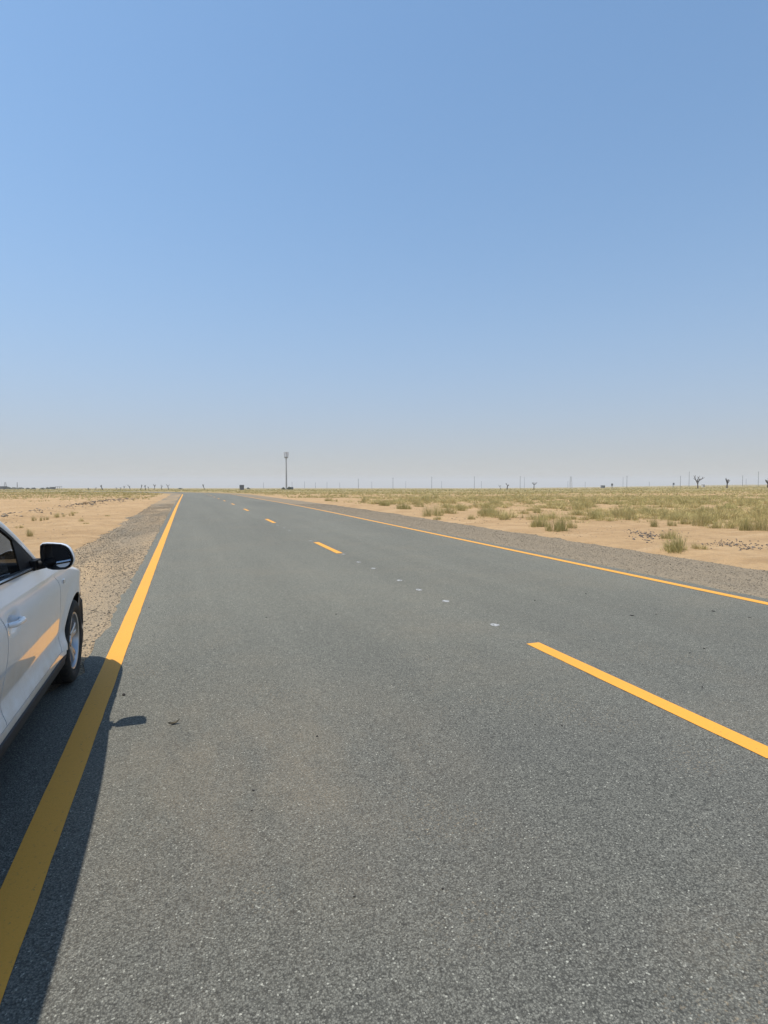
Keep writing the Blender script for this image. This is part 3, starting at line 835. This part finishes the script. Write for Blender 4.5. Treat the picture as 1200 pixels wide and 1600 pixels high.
taken = []
GEN_R = 'olive grass tuft in the loose field beyond the right shoulder'
GEN_L = 'little dry tuft scattered on the sand left of the road'
for (px, py, w, h, k, lab) in HAND:
    lf = px < 300
    taken.append(tuft(px, py, w * 1.45, h * 1.35, k, lab or (GEN_L if lf else place_label(px, py, k)), 'grass tufts on the left sand' if lf else 'grass tufts in the right field'))
def thick(x, y):
    """how thick the grass stands at a place of the plain"""
    t = float(road_t(x, y)); d = max(TL - t, t - TR); D = x * SY + y * CY
    if d < 1.0: return 0.0
    n_ = fb(x, y, .10, 3, 4.0) + .7 * fb(x, y, .33, 3, 8.0)
    if t > 0: return .10 + .30 * float(sm(d, 1.5, 11)) + .75 * float(sm(D, 36, 80)) + .30 * float(sm(d, 12, 26)) + (1.15 - .5 * float(sm(D, 60, 110))) * n_ - .12
    return float(sm(D, 47, 66)) * 1.8 - .30 + n_ * .8
cnt = 0; tries = 0
while cnt < 255 and tries < 9000:                              # nearest loose tufts, one object each
    tries += 1
    px = random.uniform(430, 1215); py = 779 + random.random() ** 1.1 * 52
    x, y = on_ground(px, py)
    if float(road_t(x, y)) < TR + 1.0: continue
    if random.random() > thick(x, y) + .14: continue
    if px > 820 and py > 814 and random.random() < .75: continue
    if any((x - a) ** 2 + (y - b_) ** 2 < .35 for a, b_ in taken): continue
    D = x * SY + y * CY; w = random.uniform(.7, 1.7) * FPX / D; kv = random.choice((0, 1, 2, 3, 3, 5, 6, 7, 8))
    taken.append(tuft(px, py, w, w * random.uniform(.26, .46), kv, place_label(px, py, kv), 'grass tufts in the right field'))
    cnt += 1
# the closed grass behind: one mass
VL = []; FL = []; CL = []; NV = [0]
def patch(n_try, D0, D1, px0, px1, nb, wfac, seed, thr=.0):
    r = np.random.default_rng(seed); made = 0
    for _ in range(n_try):
        D = math.sqrt(r.uniform(D0 * D0, D1 * D1)); px = r.uniform(px0, px1); x, y = at(px, D)
        t = float(road_t(x, y)); d = max(TL - t, t - TR)
        if d < 1.2: continue
        p_ = thick(x, y)
        if r.uniform() > p_: continue
        gz = ground_z(x, y); R_ = r.uniform(.35, .8); H_ = r.uniform(.26, .52) * (1.0 if D < 90 else 1.1)
        g0 = np.clip(.34 + .5 * fb(x, y, .05, 3, 6.0) + r.normal() * .15, 0, 1)
        v_, f_, c_ = blades(nb, R_, H_, wfac * D, int(r.integers(1e9)), g0, 1, .75)
        VL.append(v_ + np.array([x, y, gz])); FL.append(f_ + NV[0]); CL.append(c_); NV[0] += len(v_); made += 1
    return made
patch(8000, 20, 70, 430, 1260, 26, .00042, 1)
patch(8000, 52, 130, -60, 1260, 14, .00055, 2)
patch(6500, 120, 260, -60, 1260, 11, .0006, 3)
patch(3000, 250, 520, -60, 1260, 9, .0008, 4)
tag(obj('grass_cover', mesh('grass_cover', np.concatenate(VL), np.concatenate(FL), M_GRASS, False, np.concatenate(CL))), 'closed olive and straw grass covering the desert plain to the horizon', 'grass', kind='stuff')

# ------------------------------------------------------------------ gravel and stones
def stones(pts, sizes, cols, name):
    r = np.random.default_rng(5)
    base = np.array([(1, 0, 0), (.1, 1, .1), (-1, .1, 0), (0, -1, -.1), (.1, .1, .8), (0, 0, -.8)], float)
    fa = np.array([(0, 1, 4), (1, 2, 4), (2, 3, 4), (3, 0, 4), (1, 0, 5), (2, 1, 5), (3, 2, 5), (0, 3, 5)])
    N = len(pts); a = r.uniform(0, 6.28, N)
    v = base[None] * r.uniform(.6, 1.25, (N, 6, 1)) * np.stack([np.ones(N), r.uniform(.6, 1, N), r.uniform(.45, .8, N)], 1)[:, None, :]
    c, s = np.cos(a)[:, None], np.sin(a)[:, None]
    X = v[..., 0] * c - v[..., 1] * s; Y = v[..., 0] * s + v[..., 1] * c
    v = np.stack([X, Y, v[..., 2]], -1) * np.asarray(sizes)[:, None, None] + np.asarray(pts)[:, None, :]
    f = (fa[None] + (np.arange(N) * 6)[:, None, None]).reshape(-1, 3)
    return mesh(name, v.reshape(-1, 3), f, M_PEB, False, np.repeat(np.asarray(cols), 6, 0))
def pebcol(k):
    t = RNG.uniform(size=(k, 1)); d = RNG.uniform(.6, 1.3, (k, 1))
    return (np.array((.055, .050, .044)) * (1 - t) + np.array((.26, .21, .15)) * t) * d
pts = []; szs = []
for _ in range(48000):
    s = 3.5 + 44 * RNG.uniform() ** 1.6; t = RNG.uniform(-3.2, -.86)
    if fb(t * .6, s * .25, 1.0, 3, 2.0) < RNG.uniform(-.9, .35) or (t < TL and RNG.uniform() < .75): continue
    x, y = rp(s, t); pts.append((x, y, float(zt(x, y)) - .010 - (-.86 - t) * .026)); szs.append(.006 + .012 * RNG.uniform() ** 2.0 + (.008 if RNG.uniform() < .06 else 0))
n1 = len(pts)
tag(obj('shoulder_gravel', stones(pts, szs, pebcol(n1), 'shoulder_gravel')), 'loose grey gravel over sand on the left shoulder beside the car', 'gravel', kind='stuff')
pts = []; szs = []
for _ in range(36000):
    s = 3.5 + 40 * RNG.uniform() ** 1.3; t = RNG.uniform(7.5, 10.9)
    if t > TR and RNG.uniform() < .85: continue
    x, y = rp(s, t); pts.append((x, y, float(zt(x, y)) - .010 - (t - 7.5) * .018)); szs.append(.006 + .012 * RNG.uniform() ** 2.4 + (.012 if RNG.uniform() < .03 else 0))
n1 = len(pts)
tag(obj('shoulder_gravel', stones(pts, szs, pebcol(n1), 'shoulder_gravel')), 'grey brown gravel on the wide right shoulder', 'gravel', kind='stuff')
pts = []; szs = []
def heap(cx, cy, rx, ry, n_, s0, s1):
    for _ in range(n_):
        px = RNG.normal(cx, rx); py = RNG.normal(cy, ry); x, y = on_ground(px, py)
        if float(road_t(x, y)) < TR + .1: continue
        pts.append((x, y, ground_z(x, y) + .008)); szs.append(RNG.uniform(s0, s1) * .75)
heap(1012, 838, 12, 4.0, 90, .02, .065); heap(1000, 831, 14, 2.5, 45, .02, .05); heap(1135, 850, 18, 2.5, 80, .02, .055); heap(1180, 855, 14, 3, 50, .02, .055)
heap(1055, 840, 18, 5, 50, .015, .04); heap(940, 826, 40, 6, 60, .012, .03); heap(760, 812, 45, 5, 90, .015, .045); heap(860, 836, 40, 3, 70, .012, .035); heap(640, 800, 40, 3, 60, .015, .04)
k = len(pts); cc = np.array((.06, .062, .068)) * RNG.uniform(.5, 1.7, (k, 1))
tag(obj('scattered_stones', stones(pts, szs, cc, 'scattered_stones')), 'black stones strewn over the sand beyond the right shoulder', 'stones', kind='stuff')
pts = []; szs = []
for _ in range(900):
    y = RNG.uniform(20, 66); x = ridge_x(y) + RNG.normal() * .55
    if fb(x, y, .4, 2, 3.0) < -.15: continue
    pts.append((x, y, ground_z(x, y) + .01)); szs.append(.03 + .10 * RNG.uniform() ** 2.5)
for _ in range(2600):
    y = RNG.uniform(8, 62); x = RNG.uniform(-34, -2.9)
    pts.append((x, y, ground_z(x, y))); szs.append(.012 + .035 * RNG.uniform() ** 2.5)
k = len(pts); cc = np.array((.15, .12, .09)) * RNG.uniform(.5, 1.6, (k, 1))
tag(obj('spoil_rubble', stones(pts, szs, cc, 'spoil_rubble')), 'grey rubble left in a low line on the sand left of the road', 'stones', kind='stuff')

# single dark bits lying on the road
def lump(name, px, py, r, label, group=None, flat=.6, m=None):
    x, y = on_ground(px, py); k = 10; v_ = []; f_ = []
    rr = [random.uniform(.7, 1.2) for _ in range(k)]
    for lay, (sc, z) in enumerate(((.8, 0), (1.0, .35), (.7, .8), (.25, 1.0))):
        for j in range(k):
            t = 2*math.pi*j/k; v_.append((r*sc*rr[j]*math.cos(t), r*sc*rr[j]*.7*math.sin(t), r*flat*z*random.uniform(.85, 1.1)))
    for a_ in range(3):
        for j in range(k): f_.append((a_*k+j, a_*k+(j+1) % k, (a_+1)*k+(j+1) % k, (a_+1)*k+j))
    f_.append(tuple(3*k+j for j in range(k)))
    o = obj(name, mesh(name, v_, f_, m or M_CLOD), None, (x, y, float(zt(x, y)) + .001)); o.rotation_euler = (0, 0, random.uniform(0, 6.3))
    tag(o, label, 'stone', group); return o
n = NT('dark_clod', .9, .2)
M_CLOD = n.out(n.mix(n.noise(120, 3), (.012, .012, .012, 1), (.05, .045, .04, 1)), .9)
lump('clod', 186, 1092, .020, 'dark clod lying at the edge of the car shadow')
for (px, py, r, lab) in [(493, 1159, .010, 'lone dark pebble on the near lane right of the dry leaf'), (552, 1425, .0055, 'dark pebble low in the middle of the asphalt, left of two'), (695, 1412, .006, 'dark pebble low in the middle of the asphalt, right of two'),
        (390, 1248, .008, 'dark pebble below the tan dust patch, upper of two'), (387, 1281, .005, 'dark pebble below the tan dust patch, lower of two'), (884, 1142, .008, 'dark pebble left of the near yellow dash, right of two'), (841, 1140, .008, 'dark pebble left of the near yellow dash, left of two'),
        (1107, 1017, .012, 'dark pebble just beyond the near yellow dash, right of two'), (1085, 1024, .010, 'dark pebble just beyond the near yellow dash, left of two'), (1106, 1079, .010, 'dark pebble close above the edge of the near yellow dash'),
        (414, 967, .012, 'dark pebble in the left lane level with the door handle, left of two'), (524, 962, .012, 'dark pebble in the left lane level with the door handle, right of two'), (838, 940, .014, 'dark pebble in the far lane, left of two before the edge line'), (918, 929, .014, 'dark pebble in the far lane, right of two before the edge line'), (229, 951, .012, 'dark speck of stone on the left yellow edge line')]:
    lump('pebble', px, py, r, lab, 'dark pebbles on the road')
for (px, py, r, lab) in [(992, 964, .030, 'dark flat scrap on the far lane, largest on the asphalt'), (1120, 957, .028, 'thin dark scrap on the right lane near the edge line'), (1177, 967, .018, 'dark crumb near the right edge line by the picture edge'), (1030, 962, .016, 'small dark crumb between two dark scraps on the right lane')]:
    lump('road_scrap', px, py, r, lab, flat=.25)
x, y = on_ground(265, 1139)                                    # curled dry leaf
P = [[(x + u * .035, y + w_ * .012 * (1 - (u * 1.0) ** 2) + .006 * u, .004 + .020 * u * u * (1 if u > 0 else .4) + .008 * w_ * w_) for w_ in (-1, -.5, 0, .5, 1)] for u in np.linspace(-1, 1, 9)]
lf = MB().grid(P).ob('dry_leaf', mat('dry_leaf', (.07, .055, .03), .8)); shade(lf)
tag(lf, 'small curled dry leaf on the asphalt right of the mirror shadow', 'leaf')

# ------------------------------------------------------------------ things on the skyline
def zpix(py, D): return CAMH + (753 - py) / FPX * D
ORD = ['first', 'second', 'third', 'fourth', 'fifth', 'sixth', 'seventh', 'eighth', 'ninth', 'tenth', 'eleventh', 'twelfth', 'thirteenth', 'fourteenth', 'fifteenth', 'sixteenth', 'seventeenth']
def pole(px, ytop, D, label, group, r=.13, arm=True):
    x, y = at(px, D); z0 = float(zt(x, y)); top = zpix(ytop, D)
    o = empty('utility_pole', (x, y, z0)); tag(o, label, 'pole', group)
    MB().tube([(0, 0, -.3), (0, 0, top - z0)], [r, r * .7], 8).ob('shaft', M_POLE, o)
    if arm:
        MB().box((0, 0, top - z0 - .35), (1.5, .10, .10), -YAW + .6).ob('crossarm', M_POLE, o)
NEARP = [(560, 748), (614, 746.5), (674.5, 745), (741, 744.5), (812.5, 744), (979, 743.5), (1076, 737), (1184, 736.5), (1062.5, 743.5), (1159.5, 743)]
for k, (px, yt) in enumerate(sorted(NEARP)): pole(px, yt, 420, ORD[k] + ' taller utility pole on the horizon counting right from the mast', 'taller row of utility poles', .16)
FARP = [(456.5, 753), (476, 752.5), (493, 754), (511, 753), (531, 754), (581, 752.5), (634, 752), (690, 752), (752, 752), (819, 745.5), (887, 752), (914, 753), (973, 745), (1165, 748), (1014, 753), (412, 754)]
for k, (px, yt) in enumerate(sorted(FARP)): pole(px, yt, 720, ORD[k] + ' faint short pole on the horizon counting from the left', 'shorter row of distant poles', .20)
pole(27.5, 753.5, 420, 'single dark pole above the low trees at far left', None, .28, False)

def lattice(px, ytop, D, label, w=2.2):
    x, y = at(px, D); z0 = float(zt(x, y)); h = zpix(ytop, D) - z0
    o = empty('lattice_tower', (x, y, z0)); tag(o, label, 'tower')
    for sx_ in (-1, 1):
        for sy_ in (-1, 1):
            MB().tube([(sx_*w*.5, sy_*w*.5, -.2), (sx_*w*.18, sy_*w*.18, h)], .09, 6).ob('leg', M_STEEL, o)
    br = MB()
    for k in range(6):
        a_, b_ = k / 6, (k + 1) / 6; wa, wb = w*(.5-.32*a_), w*(.5-.32*b_)
        for s1, s2 in ((1, 1), (-1, 1), (1, -1), (-1, -1)):
            br.tube([(s1*wa, s2*wa, a_*h), (-s1*wb, s2*wb, b_*h)], .05, 4); br.tube([(s1*wa, s2*wa, a_*h), (s1*wb, -s2*wb, b_*h)], .05, 4)
    br.ob('bracing', M_STEEL, o)
lattice(9, 753.5, 560, 'pale lattice tower at the far left edge of the horizon', 2.4)
lattice(891.5, 744.5, 620, 'slender lattice tower on the horizon between the dead trees', 2.6)

# telecom mast
D = 330; x, y = at(447.6, D); z0 = float(zt(x, y)); H_ = zpix(706, D) - z0
ms = empty('telecom_mast', (x, y, z0)); tag(ms, 'tall grey telecom monopole with a drum of antenna panels on top', 'mast')
shade(MB().tube([(0, 0, -.3), (0, 0, H_*.5), (0, 0, H_ - .3)], [.52, .38, .27], 14).ob('shaft', M_STEEL, ms))
sh_ = MB()
for zc in (H_ - 3.25, H_ - .6):
    sh_.tube([(1.15*math.cos(t), 1.15*math.sin(t), zc) for t in np.linspace(0, 2*math.pi, 19)], .07, 6, False)
    for t in np.linspace(0, 2*math.pi, 7)[:-1]: sh_.tube([(0, 0, zc), (1.15*math.cos(t), 1.15*math.sin(t), zc)], .05, 5)
sh_.ob('headframe', M_STEEL, ms)
for k in range(6):
    t = 2*math.pi*k/6 + .25
    MB().box((1.22*math.cos(t), 1.22*math.sin(t), H_ - 1.55), (.28, .70 if k % 2 else .5, 2.7), t).ob('antenna_panel', M_PANEL, ms)
for k in range(4):
    t = 2*math.pi*k/4 + .6
    MB().box((.8*math.cos(t), .8*math.sin(t), H_ - 3.3), (.5, .7, .8), t).ob('radio_unit', M_STEEL, ms)
MB().box((2.6, .5, .55), (2.6, 1.8, 1.7)).ob('equipment_cabinet', M_SCREEN, ms)

# far sign / cabin
def board(px, ytop, w, hh, D, name, label, m=M_SCREEN):
    x, y = at(px, D); z0 = float(zt(x, y)); top = zpix(ytop, D) - z0
    o = empty(name, (x, y, z0), -YAW); tag(o, label, 'sign')
    MB().box((0, 0, top - hh/2), (w, .25, hh)).ob('board', m, o)
    for s_ in (-1, 1): MB().box((s_*w*.32, .2, top/2 - .1), (.16, .16, top + .2)).ob('post', M_POLE, o)
board(378, 757.6, 1.9, 2.3, 250, 'road_sign_board', 'dark square board beyond the far end of the road')
board(956, 755.6, 1.0, 1.2, 330, 'small_sign', 'small dark sign on the horizon right of the lattice tower')
board(1052, 754.5, .9, 1.1, 330, 'small_sign', 'tiny sign left of the forked dead tree')
def hut(px, ytop, wpx, D, dep, label, m, roof=True):
    x, y = at(px, D); z0 = float(zt(x, y)); w = wpx / FPX * D; h = zpix(ytop, D) - z0
    o = empty('low_building', (x, y, z0), -YAW); tag(o, label, 'building')
    MB().box((0, 0, h*.45 - .3), (w, dep, h*.9 + .6)).ob('wall', m, o)
    if roof: MB().box((0, 0, h*.95), (w*1.05, dep*1.05, h*.12)).ob('roof', M_WALL, o)
    for k in range(3): MB().box((w*(-.3+.3*k), -dep/2 - .02, h*.45), (w*.12, .06, h*.4)).ob('window', M_SCREEN, o)
hut(5, 759.8, 8.5, 420, 4, 'dark low building at the far left edge of the horizon', M_WALL)
hut(83, 761, 6, 420, 3, 'dark flat roofed hut on the left horizon behind the sand', M_WALL)
hut(941.5, 758.4, 4.5, 420, 3, 'low dark roof on the horizon left of the small sign', M_WALL)
hut(1098, 757.2, 2.4, 330, 2, 'small pale hut at the right foot of the forked dead tree', M_WALL2)
x, y = at(92, 420); z0 = float(zt(x, y)); h = zpix(760.3, 420) - z0
o = empty('open_shelter', (x, y, z0), -YAW); tag(o, 'open pale shelter on posts right of the flat roofed hut', 'shelter')
MB().box((0, 0, h), (3.6, 2.5, .35)).ob('roof', M_WALL2, o)
for a_ in (-1.6, 0, 1.6):
    for b_ in (-1.1, 1.1): MB().tube([(a_, b_, -.2), (a_, b_, h)], .1, 6).ob('post', M_WALL2, o)

# dead lopped trees
def limb(mb, p, d, ln, r, depth, rs, bend=.35):
    pts = [p.copy()]; rad = [r]; q = p.copy(); dd = d.normalized()
    for k in range(4):
        dd = (dd + Vector((rs.uniform(-1, 1), rs.uniform(-1, 1), rs.uniform(-.2, .6))) * bend * .35).normalized()
        q = q + dd * (ln / 4); pts.append(q.copy()); rad.append(r * (1 - .11 * (k + 1)))
    mb.tube(pts, rad, 7)
    return pts, rad, dd
def tree(px, ytop, D, label, lean=0.0, nl=4, crown=.45, r=.22, seed=0, group=None, fan=2.2):
    rs = random.Random(seed); x, y = at(px, D); z0 = float(zt(x, y)); h = zpix(ytop, D) - z0
    o = empty('lopped_tree', (x, y, z0), -YAW); tag(o, label, 'tree', group)
    tr = MB(); d = Vector((lean, 0, 1)); th = h * (1 - crown)
    pts, rad, dd = limb(tr, Vector((0, 0, -.2)), d, th, r, 0, rs, .18); tr.ob('trunk', M_BARK, o)
    for k in range(nl):
        a_ = (k / max(nl - 1, 1) - .5) * fan if nl > 1 else .3
        bm = MB(); st_ = pts[-1] if k % 2 == 0 else pts[-2]
        dv = Vector((math.sin(a_) + lean * .6, rs.uniform(-.7, .7), .62 + .5 * math.cos(a_)))
        L = h * crown * rs.uniform(.75, 1.05)
        p2, r2, d2 = limb(bm, st_, dv, L * .62, r * .62, 1, rs, .6)
        for s_ in (-1, 1):
            limb(bm, p2[-1], d2 + Vector((s_ * .6, rs.uniform(-.4, .4), .5)), L * rs.uniform(.3, .5), r * .40, 2, rs, .6)
            if rs.random() < .6: limb(bm, p2[2], d2 + Vector((-s_ * .9, rs.uniform(-.4, .4), .3)), L * .28, r * .34, 2, rs, .6)
        bm.ob('limb', M_BARK, o)
    return o
tree(1090, 739.5, 205, 'forked dead tree with stubby raised limbs, tallest on the right horizon', 0, 5, .52, .25, 3)
tree(1135.5, 745, 205, 'smaller lopped dead tree right of the forked one', .03, 5, .42, .27, 8)
tree(1199, 746, 205, 'dead tree cut off by the right picture edge', .05, 4, .45, .27, 12)
tree(834, 750.5, 260, 'dark narrow dead trunk with a knotted head near the middle horizon', .06, 3, .45, .24, 21)
tree(792, 753.5, 260, 'short dark lopped stump left of the knotted trunk', -.02, 2, .35, .30, 22)
tree(783, 754.5, 260, 'thin slanting bare trunk left of the short dark stump', -.45, 2, .35, .13, 23)
LT = [(140, 760, -.8, 2, .25), (150, 760.5, 0, 3, .15), (161, 756, -.5, 3, .30), (182.5, 760, -.3, 2, .14), (188.5, 760.5, .1, 3, .14), (194, 758, .05, 3, .16), (204, 755.5, -.35, 2, .18), (219.5, 755.5, .4, 3, .17), (228, 756.5, -.2, 3, .20), (232.5, 758.5, -.2, 2, .13), (240.5, 755, .3, 3, .18), (252.7, 755.5, 0, 2, .16), (264, 754.8, -.25, 3, .18), (321, 754.5, -.5, 3, .17)]
for k, (px, yt, ln, nl, r_) in enumerate(LT):
    lab = {2: 'thick leaning forked stump on the left skyline, darkest of its row', 13: 'leaning forked bare tree alone above the far end of the road', 0: 'short stump bent over to the left at the start of the tree row'}.get(k, ORD[k] + ' bare lopped tree counting from the left on the left skyline')
    tree(px, yt, 270, lab, ln, nl, .45, r_, 50 + k, None if k in (0, 2, 13) else 'bare trees on the left skyline', 1.2)

# dark shrubs at the foot of things far off
def shrub(px, py, wpx, hpx, D, label, seed, group=None):
    r = np.random.default_rng(seed); x, y = at(px, D); z0 = float(zt(x, y)); w = wpx / FPX * D; h = zpix(py - hpx, D) - z0
    o = empty('desert_shrub', (x, y, z0), -YAW); tag(o, label, 'shrub', group)
    st_ = MB()
    for k in range(5): st_.tube([(0, 0, -.1), (r.uniform(-.3, .3) * w, r.uniform(-.2, .2) * w, h * .7)], [.05, .02], 5)
    st_.ob('stem', M_BARK, o)
    V_ = []; F_ = []
    for _ in range(420):
        a_ = r.uniform(0, 6.28); rr = math.sqrt(r.uniform()); zf = r.uniform(.05, 1)
        cx, cy, cz = rr * math.cos(a_) * w * .5 * (1 - .5 * zf * zf), rr * math.sin(a_) * w * .3, zf * h * (1 - .35 * rr * rr) * r.uniform(.8, 1.05)
        k = len(V_); s_ = .09 * max(h, .8)
        for _q in range(3): V_.append((cx + r.normal() * s_, cy + r.normal() * s_, cz + r.normal() * s_))
        F_.append((k, k+1, k+2))
    obj('crown', mesh('crown', V_, F_, M_LEAF), o)
shrub(443, 763.5, 7, 2.5, 322, 'dark shrub left of the mast foot', 1)
shrub(452, 763.5, 7, 3, 322, 'dark shrub right of the mast foot', 2)
for k, (px, w, hh) in enumerate([(14, 10, 3.6), (23, 12, 3.2), (33, 12, 3.0), (44, 8, 2.2), (53, 9, 2.6), (67, 9, 2.4), (75, 8, 3.2), (282, 8, 2.0), (388, 6, 2.5)]):
    shrub(px, 764, w, hh, 400, ORD[k] + ' dark shrub from the left edge on the left horizon line' if k < 7 else ('low dark shrub above the far end of the road' if k == 7 else 'low shrub just right of the dark square board'), 10 + k, 'shrubs on the left horizon' if k < 7 else None)

# ------------------------------------------------------------------ dusty air
hm = bpy.data.materials.new('dusty_air'); hm.use_nodes = True; ht = hm.node_tree; ht.nodes.clear()
hv = ht.nodes.new('ShaderNodeVolumePrincipled'); hv.inputs['Color'].default_value = (.93, .90, .86, 1); hv.inputs['Density'].default_value = .00035; hv.inputs['Anisotropy'].default_value = 0.0
ht.links.new(hv.outputs[0], ht.nodes.new('ShaderNodeOutputMaterial').inputs['Volume'])
hb = MB().box((0, 2725, -32), (10600, 8650, 136))
ho = hb.ob('haze', hm); tag(ho, kind='stuff')
